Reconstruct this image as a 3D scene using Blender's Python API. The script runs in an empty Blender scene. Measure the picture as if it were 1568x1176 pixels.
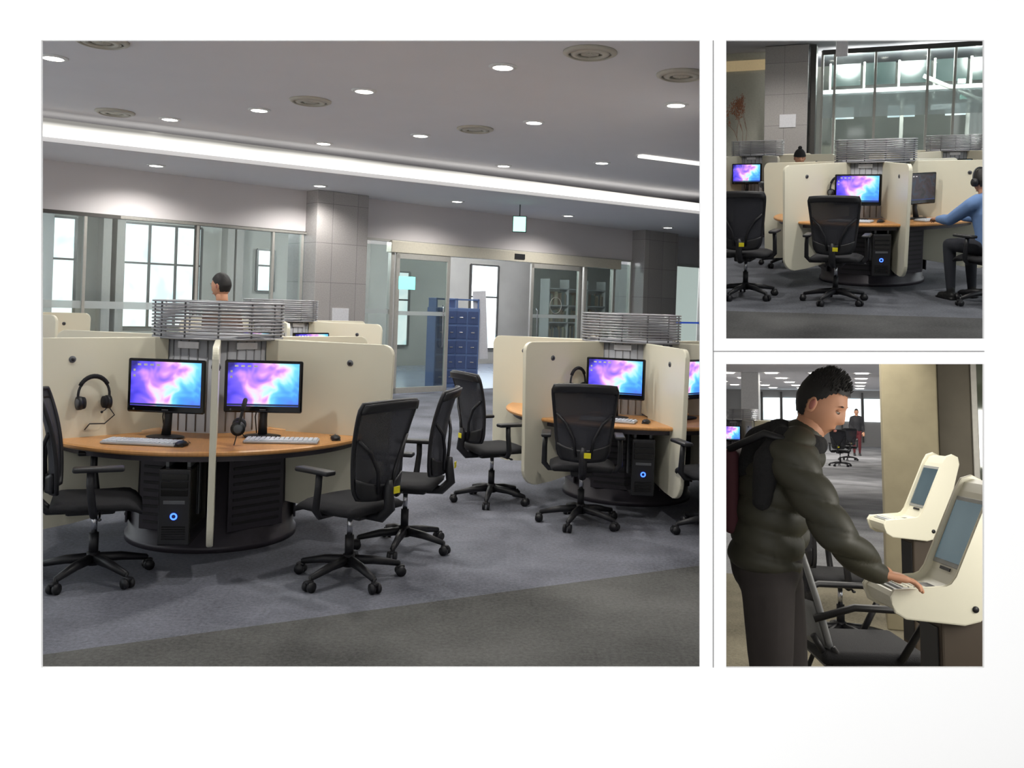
import bpy, bmesh, math, random
from mathutils import Vector, Matrix
random.seed(3)
V=Vector
sc=bpy.context.scene
# ------------------------------------------------------------ camera
F=1400.0; UC,VC=784.0,463.0; TH=math.radians(2.0)
C=V((0,0,1.65))
CX=V((math.cos(TH),0,math.sin(TH))); CY=V((-math.sin(TH),0,math.cos(TH))); FW=V((0,1,0))
cam=bpy.data.cameras.new('camera'); co=bpy.data.objects.new('camera',cam); sc.collection.objects.link(co)
cam.sensor_width=36; cam.lens=36*F/1568; cam.shift_y=-(588-VC)/1568; cam.clip_start=0.05; cam.clip_end=300
m=Matrix.Identity(4)
for i,c in enumerate((CX,CY,-FW)):
    for r in range(3): m[r][i]=c[r]
m.translation=C; co.matrix_world=m; sc.camera=co
try:
    sc.view_settings.view_transform='Standard'
except Exception: pass

def toW(v): return CX*v[0]+FW*v[1]+CY*v[2]
def room_matrix(u,v,H):
    pX=(u-UC)/F; pZ=-(v-VC)/F
    f=V((pX,1,pZ)).normalized()
    ry=-pX/(1+pZ*pZ); rh=V((1,ry,pZ*ry)).normalized()
    uy=-pZ/(1+pX*pX); uv=V((pX*uy,uy,1)).normalized()
    rv=f.cross(uv).normalized()
    R=(rh+rv).normalized(); U=R.cross(f).normalized()
    R,f2,U=toW(R),toW(f),toW(U)
    M=Matrix.Identity(4)
    for i,c in enumerate((R,f2,U)):
        for r in range(3): M[r][i]=c[r]
    M.translation=C-U*H
    return M
I4=Matrix.Identity(4)
M1=I4
M2=room_matrix(1310,205,1.65)
M3=room_matrix(1310,636,1.5)
def T(x,y,z=0): return Matrix.Translation((x,y,z))
def RZ(a): return Matrix.Rotation(math.radians(a),4,'Z')
def RX(a): return Matrix.Rotation(math.radians(a),4,'X')
def RY(a): return Matrix.Rotation(math.radians(a),4,'Y')
def HD(dx,dy): return Matrix.Rotation(math.atan2(-dx,dy),4,'Z')

# ------------------------------------------------------------ materials
def lin(c):
    r=[]
    for x in c:
        x/=255.0
        r.append(x/12.92 if x<=0.04045 else ((x+0.055)/1.055)**2.4)
    return (r[0],r[1],r[2],1)
MC={}
def mat(name,col,rough=.5,metal=0,var=.12,scale=30,bump=0,emis=0,ecol=None,stretch=None,spec=.5,trans=0):
    if name in MC: return MC[name]
    m=bpy.data.materials.new(name); m.use_nodes=True; nt=m.node_tree; b=nt.nodes['Principled BSDF']
    c=lin(col)
    tc=nt.nodes.new('ShaderNodeTexCoord'); n=nt.nodes.new('ShaderNodeTexNoise'); n.inputs['Scale'].default_value=scale; n.inputs['Detail'].default_value=4
    if stretch:
        mp=nt.nodes.new('ShaderNodeMapping'); mp.inputs['Scale'].default_value=stretch
        nt.links.new(tc.outputs['Object'],mp.inputs[0]); nt.links.new(mp.outputs[0],n.inputs['Vector'])
    else: nt.links.new(tc.outputs['Object'],n.inputs['Vector'])
    mx=nt.nodes.new('ShaderNodeMix'); mx.data_type='RGBA'
    mx.inputs[6].default_value=tuple(x*(1-var) for x in c[:3])+(1,); mx.inputs[7].default_value=tuple(min(1,x*(1+var)) for x in c[:3])+(1,)
    nt.links.new(n.outputs['Fac'],mx.inputs[0]); nt.links.new(mx.outputs[2],b.inputs['Base Color'])
    b.inputs['Roughness'].default_value=rough; b.inputs['Metallic'].default_value=metal
    b.inputs['Specular IOR Level'].default_value=spec
    if bump:
        bp=nt.nodes.new('ShaderNodeBump'); bp.inputs['Strength'].default_value=bump; bp.inputs['Distance'].default_value=.01
        nt.links.new(n.outputs['Fac'],bp.inputs['Height']); nt.links.new(bp.outputs[0],b.inputs['Normal'])
    if emis:
        b.inputs['Emission Color'].default_value=lin(ecol or col); b.inputs['Emission Strength'].default_value=emis
    if trans:
        out=nt.nodes['Material Output']; tr=nt.nodes.new('ShaderNodeBsdfTransparent'); ms=nt.nodes.new('ShaderNodeMixShader')
        ms.inputs[0].default_value=trans; nt.links.new(b.outputs[0],ms.inputs[1]); nt.links.new(tr.outputs[0],ms.inputs[2]); nt.links.new(ms.outputs[0],out.inputs[0])
    MC[name]=m; return m
def glass(name,tint=(225,235,232),refl=.12,haze=0):
    m=bpy.data.materials.new(name); m.use_nodes=True; nt=m.node_tree; nt.nodes.clear()
    out=nt.nodes.new('ShaderNodeOutputMaterial'); tr=nt.nodes.new('ShaderNodeBsdfTransparent'); tr.inputs[0].default_value=lin(tint)
    g=nt.nodes.new('ShaderNodeBsdfGlossy'); g.inputs['Roughness'].default_value=.05
    n=nt.nodes.new('ShaderNodeTexNoise'); n.inputs['Scale'].default_value=.8
    mr=nt.nodes.new('ShaderNodeMapRange'); mr.inputs[3].default_value=refl*.7; mr.inputs[4].default_value=refl*1.3
    nt.links.new(n.outputs['Fac'],mr.inputs[0])
    ms=nt.nodes.new('ShaderNodeMixShader'); nt.links.new(mr.outputs[0],ms.inputs[0]); nt.links.new(tr.outputs[0],ms.inputs[1]); nt.links.new(g.outputs[0],ms.inputs[2])
    last=ms
    if haze:
        d=nt.nodes.new('ShaderNodeBsdfDiffuse'); d.inputs[0].default_value=lin((225,230,230)); m2=nt.nodes.new('ShaderNodeMixShader'); m2.inputs[0].default_value=haze
        nt.links.new(ms.outputs[0],m2.inputs[1]); nt.links.new(d.outputs[0],m2.inputs[2]); last=m2
    nt.links.new(last.outputs[0],out.inputs[0]); return m
def ramp_emit(name,stops,scale=5,strength=1.3,dist=1.5,vec=(1,1,1),grad=None):
    m=bpy.data.materials.new(name); m.use_nodes=True; nt=m.node_tree; b=nt.nodes['Principled BSDF']
    tc=nt.nodes.new('ShaderNodeTexCoord'); mp=nt.nodes.new('ShaderNodeMapping'); mp.inputs['Scale'].default_value=vec
    n=nt.nodes.new('ShaderNodeTexNoise'); n.inputs['Scale'].default_value=scale; n.inputs['Distortion'].default_value=dist; n.inputs['Detail'].default_value=2
    cr=nt.nodes.new('ShaderNodeValToRGB')
    while len(cr.color_ramp.elements)>1: cr.color_ramp.elements.remove(cr.color_ramp.elements[0])
    cr.color_ramp.elements[0].position=stops[0][0]; cr.color_ramp.elements[0].color=lin(stops[0][1])
    for p,c in stops[1:]:
        e=cr.color_ramp.elements.new(p); e.color=lin(c)
    nt.links.new(tc.outputs['Object'],mp.inputs[0]); nt.links.new(mp.outputs[0],n.inputs['Vector'])
    if grad:
        dp=nt.nodes.new('ShaderNodeVectorMath'); dp.operation='DOT_PRODUCT'; dp.inputs[1].default_value=(grad[0],0,grad[1]); nt.links.new(tc.outputs['Object'],dp.inputs[0])
        ma=nt.nodes.new('ShaderNodeMath'); ma.operation='MULTIPLY_ADD'; ma.inputs[1].default_value=grad[3]; ma.inputs[2].default_value=grad[2]; nt.links.new(n.outputs['Fac'],ma.inputs[0])
        ad=nt.nodes.new('ShaderNodeMath'); ad.operation='ADD'; nt.links.new(dp.outputs['Value'],ad.inputs[0]); nt.links.new(ma.outputs[0],ad.inputs[1]); nt.links.new(ad.outputs[0],cr.inputs[0])
    else: nt.links.new(n.outputs['Fac'],cr.inputs[0])
    b.inputs['Base Color'].default_value=(0.01,0.01,0.01,1); b.inputs['Roughness'].default_value=.2
    nt.links.new(cr.outputs[0],b.inputs['Emission Color']); b.inputs['Emission Strength'].default_value=strength
    return m
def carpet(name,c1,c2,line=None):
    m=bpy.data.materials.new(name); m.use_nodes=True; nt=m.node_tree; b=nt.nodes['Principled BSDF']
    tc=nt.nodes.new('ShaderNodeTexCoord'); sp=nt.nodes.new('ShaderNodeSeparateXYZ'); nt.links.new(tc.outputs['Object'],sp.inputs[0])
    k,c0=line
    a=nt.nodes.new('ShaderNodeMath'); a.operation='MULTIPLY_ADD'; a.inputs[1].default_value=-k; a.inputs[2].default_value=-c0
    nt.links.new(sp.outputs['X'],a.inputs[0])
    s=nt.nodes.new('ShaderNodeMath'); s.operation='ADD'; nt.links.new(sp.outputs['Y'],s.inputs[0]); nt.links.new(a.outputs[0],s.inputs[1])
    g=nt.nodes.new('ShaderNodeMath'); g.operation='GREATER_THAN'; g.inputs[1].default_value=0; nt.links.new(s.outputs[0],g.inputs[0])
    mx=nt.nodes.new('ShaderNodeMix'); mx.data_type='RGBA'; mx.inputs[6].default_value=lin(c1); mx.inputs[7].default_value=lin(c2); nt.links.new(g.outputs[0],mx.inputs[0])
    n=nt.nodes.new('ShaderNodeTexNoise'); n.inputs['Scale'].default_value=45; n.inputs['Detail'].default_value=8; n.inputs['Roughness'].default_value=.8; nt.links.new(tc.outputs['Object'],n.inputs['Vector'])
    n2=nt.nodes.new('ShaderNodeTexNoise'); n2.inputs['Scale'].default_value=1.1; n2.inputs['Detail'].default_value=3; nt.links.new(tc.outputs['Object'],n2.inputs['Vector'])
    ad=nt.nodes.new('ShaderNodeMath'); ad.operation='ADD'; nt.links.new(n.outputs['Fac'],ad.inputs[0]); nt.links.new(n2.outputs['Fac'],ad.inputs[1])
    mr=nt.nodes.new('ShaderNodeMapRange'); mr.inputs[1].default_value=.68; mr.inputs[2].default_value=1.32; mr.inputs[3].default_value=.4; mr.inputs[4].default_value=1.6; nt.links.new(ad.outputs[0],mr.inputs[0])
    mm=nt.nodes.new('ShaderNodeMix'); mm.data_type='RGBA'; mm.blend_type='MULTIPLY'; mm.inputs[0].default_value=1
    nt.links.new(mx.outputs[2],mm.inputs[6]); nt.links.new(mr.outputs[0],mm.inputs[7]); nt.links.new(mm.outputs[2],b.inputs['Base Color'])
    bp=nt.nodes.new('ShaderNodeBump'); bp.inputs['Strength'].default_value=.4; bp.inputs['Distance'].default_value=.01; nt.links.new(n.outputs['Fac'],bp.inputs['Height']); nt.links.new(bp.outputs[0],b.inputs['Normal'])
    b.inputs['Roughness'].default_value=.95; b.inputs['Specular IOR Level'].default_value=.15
    return m
def tilemat(name,c1,cm,sx,sz,rough=.25):
    m=bpy.data.materials.new(name); m.use_nodes=True; nt=m.node_tree; b=nt.nodes['Principled BSDF']
    tc=nt.nodes.new('ShaderNodeTexCoord'); sp=nt.nodes.new('ShaderNodeSeparateXYZ'); nt.links.new(tc.outputs['Object'],sp.inputs[0])
    cb=nt.nodes.new('ShaderNodeCombineXYZ'); nt.links.new(sp.outputs['X'],cb.inputs[0]); nt.links.new(sp.outputs['Z'],cb.inputs[1])
    br=nt.nodes.new('ShaderNodeTexBrick'); br.offset=0; br.inputs['Scale'].default_value=1; br.inputs['Brick Width'].default_value=sx; br.inputs['Row Height'].default_value=sz; br.inputs['Mortar Size'].default_value=.004
    br.inputs['Color1'].default_value=lin(c1); br.inputs['Color2'].default_value=lin(tuple(x*.94 for x in c1)); br.inputs['Mortar'].default_value=lin(cm)
    nt.links.new(cb.outputs[0],br.inputs[0])
    n=nt.nodes.new('ShaderNodeTexNoise'); n.inputs['Scale'].default_value=60; n.inputs['Detail'].default_value=5; nt.links.new(tc.outputs['Object'],n.inputs['Vector'])
    mr=nt.nodes.new('ShaderNodeMapRange'); mr.inputs[3].default_value=.75; mr.inputs[4].default_value=1.25; nt.links.new(n.outputs['Fac'],mr.inputs[0])
    mm=nt.nodes.new('ShaderNodeMix'); mm.data_type='RGBA'; mm.blend_type='MULTIPLY'; mm.inputs[0].default_value=1
    nt.links.new(br.outputs[0],mm.inputs[6]); nt.links.new(mr.outputs[0],mm.inputs[7]); nt.links.new(mm.outputs[2],b.inputs['Base Color']); b.inputs['Roughness'].default_value=rough
    return m

cream=mat('cream_laminate',(224,220,200),.35,var=.03,scale=3)
wood=mat('beech_wood',(206,150,92),.35,var=.18,scale=9,stretch=(1,8,1))
dark=mat('dark_plastic',(28,28,32),.45,var=.15)
blackm=mat('black_fabric',(24,24,28),.85,var=.3,scale=220,bump=.3)
meshf=mat('mesh_fabric',(54,55,62),.8,var=.5,scale=400,trans=.18)
greyp=mat('grey_plastic',(92,94,98),.5)
pale=mat('pale_grey_plastic',(182,186,192),.5,var=.05)
keys=mat('key_caps',(208,212,218),.5,var=.04)
chrome=mat('chrome',(190,192,198),.22,1,var=.05)
steel=mat('brushed_steel',(150,150,154),.42,.6,var=.12,scale=20,stretch=(1,1,30))
colm=mat('column_metal',(192,194,200),.5,.1,var=.1,scale=20,stretch=(30,30,1))
basem=mat('base_charcoal',(62,58,65),.4,.2,var=.15)
slatm=mat('vent_slat',(34,32,36),.5)
yellow=mat('yellow_tag',(226,214,30),.5)
gloss=mat('gloss_black',(10,10,12),.12)
blueled=mat('blue_led',(40,80,255),.3,emis=5,ecol=(50,90,255))
labelm=mat('label_white',(225,225,230),.5)
downe=mat('lamp_lens',(255,252,240),.4,emis=16,ecol=(255,250,238))
trimw=mat('lamp_trim',(225,225,225),.4)
ventm=mat('vent_metal',(190,185,172),.5,var=.05)
bulk=mat('bulkhead_paint',(216,211,212),.6,var=.03,scale=2)
wallg=mat('wall_paint_grey',(170,168,166),.8,var=.05,scale=2)
frame_s=mat('steel_frame',(186,184,178),.4,.3)
framed=mat('dark_frame',(84,82,80),.4,.3)
granite=tilemat('granite_tile',(176,172,170),(132,130,129),.46,.62)
concrete=mat('concrete',(156,147,122),.85,var=.2,scale=7,bump=.15)
screen=ramp_emit('desktop_screen',[(.02,(36,30,120)),(.16,(74,66,215)),(.30,(120,95,245)),(.42,(205,140,235)),(.48,(240,190,225)),(.56,(190,235,250)),(.66,(110,205,255)),(.82,(70,150,250)),(.97,(80,100,235))],scale=7,strength=1.3,dist=.6,grad=(-1.35,-.9,.36,.85))
screen_d=ramp_emit('dim_screen',[(.3,(15,18,24)),(.5,(60,40,50)),(.62,(50,60,80)),(.7,(20,20,26))],scale=8,strength=.6)
kscreen=ramp_emit('kiosk_screen',[(.3,(60,84,96)),(.5,(84,112,124)),(.7,(108,138,148))],scale=2,strength=.5,dist=.2)
daywin=ramp_emit('daylight_pane',[(.3,(205,225,232)),(.5,(248,252,254)),(.7,(220,238,240))],scale=1.6,strength=1.5,dist=.4)
daywin2=ramp_emit('lobby_daylight_pane',[(.3,(205,228,238)),(.5,(248,253,255)),(.7,(215,238,244))],scale=1.6,strength=2.1,dist=.4)
tealwin=ramp_emit('teal_pane',[(.3,(80,122,118)),(.5,(130,168,162)),(.7,(170,202,196))],scale=1.2,strength=.6,dist=.4)
cyane=mat('cyan_sign',(120,235,225),.4,emis=1.6,ecol=(130,240,228))
exitm=mat('exit_sign_face',(190,255,235),.4,emis=1.8,ecol=(170,255,225))
covee=ramp_emit('cove_falloff_glow',[(0,(120,118,114)),(.45,(235,232,224)),(1,(255,253,246))],scale=.6,strength=1.6,dist=.2,grad=(0,-8,27.6,.6))  # light falloff on the cove face painted as an emission gradient
glassm=glass('clear_glass',(240,246,244),.12); glassd=glass('tinted_glass',(212,220,217),.12); frost=glass('frosted_band',(220,225,225),.05,.55)
white=mat('white_wall',(254,254,254),.9,var=.001,scale=.5,spec=0)
linem=mat('joint_line',(120,120,120),.8)
skinm=mat('skin',(190,138,108),.55,var=.06,scale=12)
hairm=mat('black_hair',(17,14,13),.6,var=.3,scale=160)
eyew=mat('eye_white',(195,188,180),.3); eyeb=mat('eye_iris',(30,18,12),.2); lipm=mat('lips',(160,96,84),.5)

# ------------------------------------------------------------ mesh builder
class MB:
    def __init__(s): s.bm=bmesh.new(); s.mats=[]
    def mi(s,m):
        if m not in s.mats: s.mats.append(m)
        return s.mats.index(m)
    def add(s,t,m,smooth=False,M=None):
        if M is not None: bmesh.ops.transform(t,matrix=M,verts=t.verts)
        idx=s.mi(m); vm={}
        for v in t.verts: vm[v]=s.bm.verts.new(v.co)
        for f in t.faces:
            try: nf=s.bm.faces.new([vm[v] for v in f.verts])
            except Exception: continue
            nf.material_index=idx; nf.smooth=smooth
        t.free()
    def box(s,c,size,m,bev=0,M=None,seg=2,smooth=False):
        t=bmesh.new(); bmesh.ops.create_cube(t,size=1)
        bmesh.ops.scale(t,vec=size,verts=t.verts)
        if bev: bmesh.ops.bevel(t,geom=t.edges[:],offset=bev,segments=seg,affect='EDGES',profile=.5)
        bmesh.ops.translate(t,vec=c,verts=t.verts)
        s.add(t,m,smooth,M)
    def cyl(s,p0,p1,r0,r1,m,n=16,M=None,smooth=True):
        p0=V(p0);p1=V(p1);d=p1-p0
        t=bmesh.new(); bmesh.ops.create_cone(t,cap_ends=True,segments=n,radius1=r0,radius2=r1,depth=d.length)
        Q=d.to_track_quat('Z','Y').to_matrix().to_4x4(); Q.translation=(p0+p1)/2
        bmesh.ops.transform(t,matrix=Q,verts=t.verts); s.add(t,m,smooth,M)
    def ell(s,c,r,m,M=None,sub=3):
        t=bmesh.new(); bmesh.ops.create_icosphere(t,subdivisions=sub,radius=1)
        bmesh.ops.scale(t,vec=r,verts=t.verts)
        if M is not None: bmesh.ops.transform(t,matrix=M,verts=t.verts); 
        bmesh.ops.translate(t,vec=c,verts=t.verts); s.add(t,m,True)
    def rev(s,prof,m,n=64,closed=True,smooth=True,M=None):
        t=bmesh.new(); rings=[]
        for i in range(n):
            a=2*math.pi*i/n; rings.append([t.verts.new((r*math.cos(a),r*math.sin(a),z)) for r,z in prof])
        k=len(prof)
        for i in range(n):
            A=rings[i];B=rings[(i+1)%n]
            for j in range(k if closed else k-1):
                t.faces.new((A[j],B[j],B[(j+1)%k],A[(j+1)%k]))
        s.add(t,m,smooth,M)
    def tube(s,pts,r,m,n=8,closed=False,M=None,rr=None):
        pts=[V(p) for p in pts]; N=len(pts); t=bmesh.new(); rings=[]; pu=None
        for i,p in enumerate(pts):
            if closed: d=pts[(i+1)%N]-pts[i-1]
            else: d=pts[min(i+1,N-1)]-pts[max(i-1,0)]
            d.normalize()
            if pu is None:
                pu=V((0,0,1)) if abs(d.z)<.9 else V((1,0,0))
            x=(pu-d*pu.dot(d)).normalized(); pu=x; y=d.cross(x)
            R=rr[i] if rr else r
            rings.append([t.verts.new(p+(x*math.cos(2*math.pi*k/n)+y*math.sin(2*math.pi*k/n))*R) for k in range(n)])
        for i in range(N if closed else N-1):
            A=rings[i];B=rings[(i+1)%N]
            for k in range(n): t.faces.new((A[k],A[(k+1)%n],B[(k+1)%n],B[k]))
        if not closed:
            t.faces.new(rings[0][::-1]); t.faces.new(rings[-1])
        s.add(t,m,True,M)
    def prism(s,out,th,m,bev=0,M=None,smooth=False):
        t=bmesh.new(); A=[t.verts.new((x,-th/2,z)) for x,z in out]; B=[t.verts.new((x,th/2,z)) for x,z in out]
        f1=t.faces.new(A[::-1]); f2=t.faces.new(B); n=len(out)
        for i in range(n): t.faces.new((A[i],A[(i+1)%n],B[(i+1)%n],B[i]))
        if bev:
            es=list(f1.edges)+list(f2.edges)
            bmesh.ops.bevel(t,geom=es,offset=bev,segments=2,affect='EDGES',profile=.5)
        s.add(t,m,smooth,M)
    def surf(s,fn,nu,nv,th,m,M=None):
        t=bmesh.new(); G=[[fn(-1+2*i/nu,j/nv) for j in range(nv+1)] for i in range(nu+1)]
        A=[[t.verts.new(p) for p in r] for r in G]; B=[[t.verts.new(p+V((0,th,0))) for p in r] for r in G]
        for i in range(nu):
            for j in range(nv):
                t.faces.new((A[i][j],A[i+1][j],A[i+1][j+1],A[i][j+1])); t.faces.new((B[i][j],B[i][j+1],B[i+1][j+1],B[i+1][j]))
        for i in range(nu):
            t.faces.new((A[i][0],B[i][0],B[i+1][0],A[i+1][0])); t.faces.new((A[i][nv],A[i+1][nv],B[i+1][nv],B[i][nv]))
        for j in range(nv):
            t.faces.new((A[0][j],A[0][j+1],B[0][j+1],B[0][j])); t.faces.new((A[nu][j],B[nu][j],B[nu][j+1],A[nu][j+1]))
        s.add(t,m,True,M)
    def addmesh(s,me,m):
        t=bmesh.new(); t.from_mesh(me); s.add(t,m,True)
    def mesh(s,name):
        bmesh.ops.recalc_face_normals(s.bm,faces=s.bm.faces)
        me=bpy.data.meshes.new(name); s.bm.to_mesh(me); s.bm.free()
        for m in s.mats: me.materials.append(m)
        return me
def inst(name,me,M=I4):
    o=bpy.data.objects.new(name,me); sc.collection.objects.link(o); o.matrix_world=M; return o
def fin(mb,name,M=I4): return inst(name,mb.mesh(name),M)
def cut(o,planes):
    """trim a mesh where it meets a dividing wall; planes: (point, outward normal) in world"""
    o.data=o.data.copy(); bm=bmesh.new(); bm.from_mesh(o.data); Mi=o.matrix_world.inverted(); Mt=o.matrix_world.to_3x3().transposed()
    for p,n in planes:
        r=bmesh.ops.bisect_plane(bm,geom=bm.verts[:]+bm.edges[:]+bm.faces[:],plane_co=Mi@p,plane_no=(Mt@n).normalized(),clear_outer=True)
        ed=[e for e in r['geom_cut'] if isinstance(e,bmesh.types.BMEdge)]
        try: bmesh.ops.holes_fill(bm,edges=ed,sides=0)
        except Exception: pass
    bm.to_mesh(o.data); bm.free(); return o
def planeU(u,side):
    a=(u-UC)/F; return (C,toW(V((1,-a,0)))*side)
def planeV(v,side):
    b=(v-VC)/F; return (C,toW(V((0,b,1)))*(-side))
K1=[planeU(1086,1)]
K2=[planeU(1098,-1),planeV(534,1)]
K3=[planeU(1098,-1),planeV(543,-1)]

# ------------------------------------------------------------ furniture meshes
def m_chair():
    b=MB()
    for i in range(5):
        a=math.radians(90+72*i+18); c,s_=math.cos(a),math.sin(a)
        b.tube([(c*.02,s_*.02,.115),(c*.15,s_*.15,.105),(c*.30,s_*.30,.075)],.02,dark,8,rr=[.03,.026,.017])
        b.cyl((c*.30,s_*.30,.085),(c*.30,s_*.30,.045),.01,.01,dark,8)
        for k in (-1,1):
            q=V((c*.31-s_*.019*k,s_*.31+c*.019*k,.03)); w=V((-s_,c,0))*.009
            b.cyl(q-w,q+w,.03,.03,dark,14)
        b.box((0,0,0),(.05,.03,.022),dark,.008,M=T(c*.31,s_*.31,.056)@Matrix.Rotation(a,4,'Z'))
    b.cyl((0,0,.08),(0,0,.15),.04,.035,dark,16); b.cyl((0,0,.14),(0,0,.26),.026,.026,dark,14); b.cyl((0,0,.25),(0,0,.38),.016,.016,chrome,14)
    b.box((0,-.02,.40),(.17,.26,.05),dark,.015)
    b.cyl((.08,.03,.40),(.25,.03,.39),.006,.006,dark,8); b.ell((.26,.03,.39),(.022,.012,.008),dark,sub=2)
    def seat(s,t):
        y=-.22+.47*t; z=.475+.012*(1-s*s)-.05*max(0,(t-.8)/.2)**2-.008*math.sin(t*math.pi)
        w=.245*(1-.12*abs(2*t-1)**4); return V((s*w,y,z))
    t=bmesh.new()
    nu,nv=14,14; top=[[None]*(nv+1) for _ in range(nu+1)]; bot=[[None]*(nv+1) for _ in range(nu+1)]
    for i in range(nu+1):
        for j in range(nv+1):
            p=seat(-1+2*i/nu,j/nv); e=min(1,min(i,nu-i,j,nv-j)/1.5); top[i][j]=t.verts.new(p+V((0,0,-.02*(1-e)))); bot[i][j]=t.verts.new(V((p.x*.96,p.y*.97,.425-.03*max(0,(j/nv-.8)/.2)**2)))
    for i in range(nu):
        for j in range(nv):
            t.faces.new((top[i][j],top[i+1][j],top[i+1][j+1],top[i][j+1])); t.faces.new((bot[i][j],bot[i][j+1],bot[i+1][j+1],bot[i+1][j]))
    for i in range(nu):
        t.faces.new((top[i][0],bot[i][0],bot[i+1][0],top[i+1][0])); t.faces.new((top[i][nv],top[i+1][nv],bot[i+1][nv],bot[i][nv]))
    for j in range(nv):
        t.faces.new((top[0][j],top[0][j+1],bot[0][j+1],bot[0][j])); t.faces.new((top[nu][j],bot[nu][j],bot[nu][j+1],top[nu][j+1]))
    b.add(t,blackm,True)
    def bk(s,t_):
        w=.180+.060*t_-.018*max(0,(t_-.9)/.1)**2-.025*max(0,(.12-t_)/.12)**2
        y=-.235-.10*t_+.035*math.sin(t_*math.pi*.9)+.045*s*s
        return V((s*w,y,.52+.54*t_+.010*(1-s*s)*(1 if t_>.5 else -1)))
    b.surf(bk,12,14,-.006,meshf)
    edge=[bk(-1,j/16) for j in range(17)]+[bk(-1+2*i/12,1) for i in range(1,12)]+[bk(1,1-j/16) for j in range(17)]+[bk(1-2*i/12,0) for i in range(1,12)]
    b.tube(edge,.013,dark,8,closed=True)
    b.surf(lambda s,t_: bk(s,.22*t_*(.7+.3*s*s))+V((0,-.012,0)),10,6,-.014,dark)
    b.surf(lambda s,t_: bk(s,.90+.10*t_)+V((0,.004,0)),10,4,-.03,dark)
    for k in (-1,1): b.tube([bk(k*.30,.06)+V((0,-.03,0)),bk(k*.36,.30)+V((0,-.035,0)),bk(k*.62,.50)+V((0,-.03,0)),bk(k*.93,.62)+V((0,-.012,0))],.011,dark,8)
    b.tube([(0,-.12,.40),(0,-.24,.40),(0,-.30,.46),(0,-.285,.56),(0,-.29,.62)],.026,dark,10,rr=[.03,.03,.032,.03,.018])
    b.box((.03,-.322,.565),(.05,.006,.04),yellow,.002)
    for k in (-1,1):
        b.tube([(k*.14,.0,.41),(k*.25,.0,.41),(k*.285,-.005,.45),(k*.285,-.02,.58),(k*.28,-.02,.655)],.017,dark,8,rr=[.018,.02,.022,.02,.02])
        b.box((k*.275,.02,.668),(.075,.26,.028),dark,.012,seg=3,smooth=True)
    return b.mesh('office_chair')
def m_pod():
    b=MB()
    b.rev([(.33,.70),(1.075,.70),(1.085,.71),(1.085,.722),(1.075,.73),(.33,.73)],wood,128,smooth=False)
    b.rev([(.46,.66),(1.02,.66),(1.02,.699),(.46,.699)],basem,96,smooth=False)
    b.rev([(0,0),(.56,0),(.56,.04),(.54,.05),(.54,.67),(0,.67)],basem,96,closed=False)
    b.rev([(.36,.73),(.36,1.36),(0,1.36)],colm,72,closed=False)
    for i in range(36):
        a=math.radians(10*i); b.cyl((.362*math.cos(a),.362*math.sin(a),.74),(.362*math.cos(a),.362*math.sin(a),1.35),.005,.005,steel,6)
    for i in range(10):
        z=1.372+.023*i; b.rev([(.395,z),(.435,z-.004),(.435,z+.006),(.395,z+.009)],steel,72)
    b.rev([(.34,1.335),(.43,1.335),(.43,1.35),(.34,1.35)],steel,72); 
    for i in range(12):
        a=math.radians(30*i); b.cyl((.415*math.cos(a),.415*math.sin(a),1.34),(.415*math.cos(a),.415*math.sin(a),1.585),.006,.006,steel,8)
    def rc(cx,cz,r,a0,a1,n=7): return [(cx+r*math.cos(math.radians(a0+(a1-a0)*i/n)),cz+r*math.sin(math.radians(a0+(a1-a0)*i/n))) for i in range(n+1)]
    out=[(.54,.26)]+[(.95,.205)]+rc(1.12,.335,.14,-90,-8)+rc(1.215,1.275,.065,0,90)+[(.365,1.345)]+[(.365,.75),(.54,.75)]
    for k in range(6):
        Mr=RZ(60*k); b.prism(out,.036,cream,.008,M=Mr)
        for s in (-1,1):
            b.cyl((.98,s*.016,1.21),(.98,s*.024,1.21),.022,.020,greyp,16,M=Mr); b.cyl((.98,s*.023,1.21),(.98,s*.027,1.21),.010,.010,dark,12,M=Mr)
        Ms=RZ(60*k+30)
        b.box((.366,0,1.30),(.01,.15,.045),labelm,.002,M=Ms)
        b.box((.535,0,.38),(.014,.40,.50),basem,.004,M=Ms)
        for j in range(9): b.box((.543,0,.18+.05*j),(.012,.34,.018),slatm,.002,M=Ms)
    return b.mesh('computer_workstation_pod')
def m_monitor(scr):
    b=MB()
    b.box((0,0,.325),(.49,.035,.335),gloss,.012,seg=3)
    b.box((0,-.03,.325),(.34,.04,.22),dark,.012)
    b.box((0,.0185,.338),(.445,.003,.275),scr)
    b.box((0,.0205,.209),(.445,.002,.012),mat('taskbar',(30,34,60),.3,emis=.3,ecol=(60,80,140)))
    for i in range(4): b.box((.17-.04*i,.0205,.455),(.022,.002,.012),labelm)
    for i in range(2): b.box((.2,.0205,.42-.035*i),(.014,.002,.014),labelm)
    b.box((0,.019,.178),(.04,.002,.006),greyp); b.cyl((.2,.017,.178),(.2,.021,.178),.006,.006,greyp,10)
    b.tube([(0,-.03,.24),(0,-.035,.12),(0,-.01,.015)],.02,dark,10,rr=[.03,.024,.03])
    b.ell((0,0,.010),(.12,.085,.010),dark)
    b.tube([(.03,-.05,.25),(.06,-.09,.12),(.05,-.10,.012)],.004,dark,6)
    return b
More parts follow.
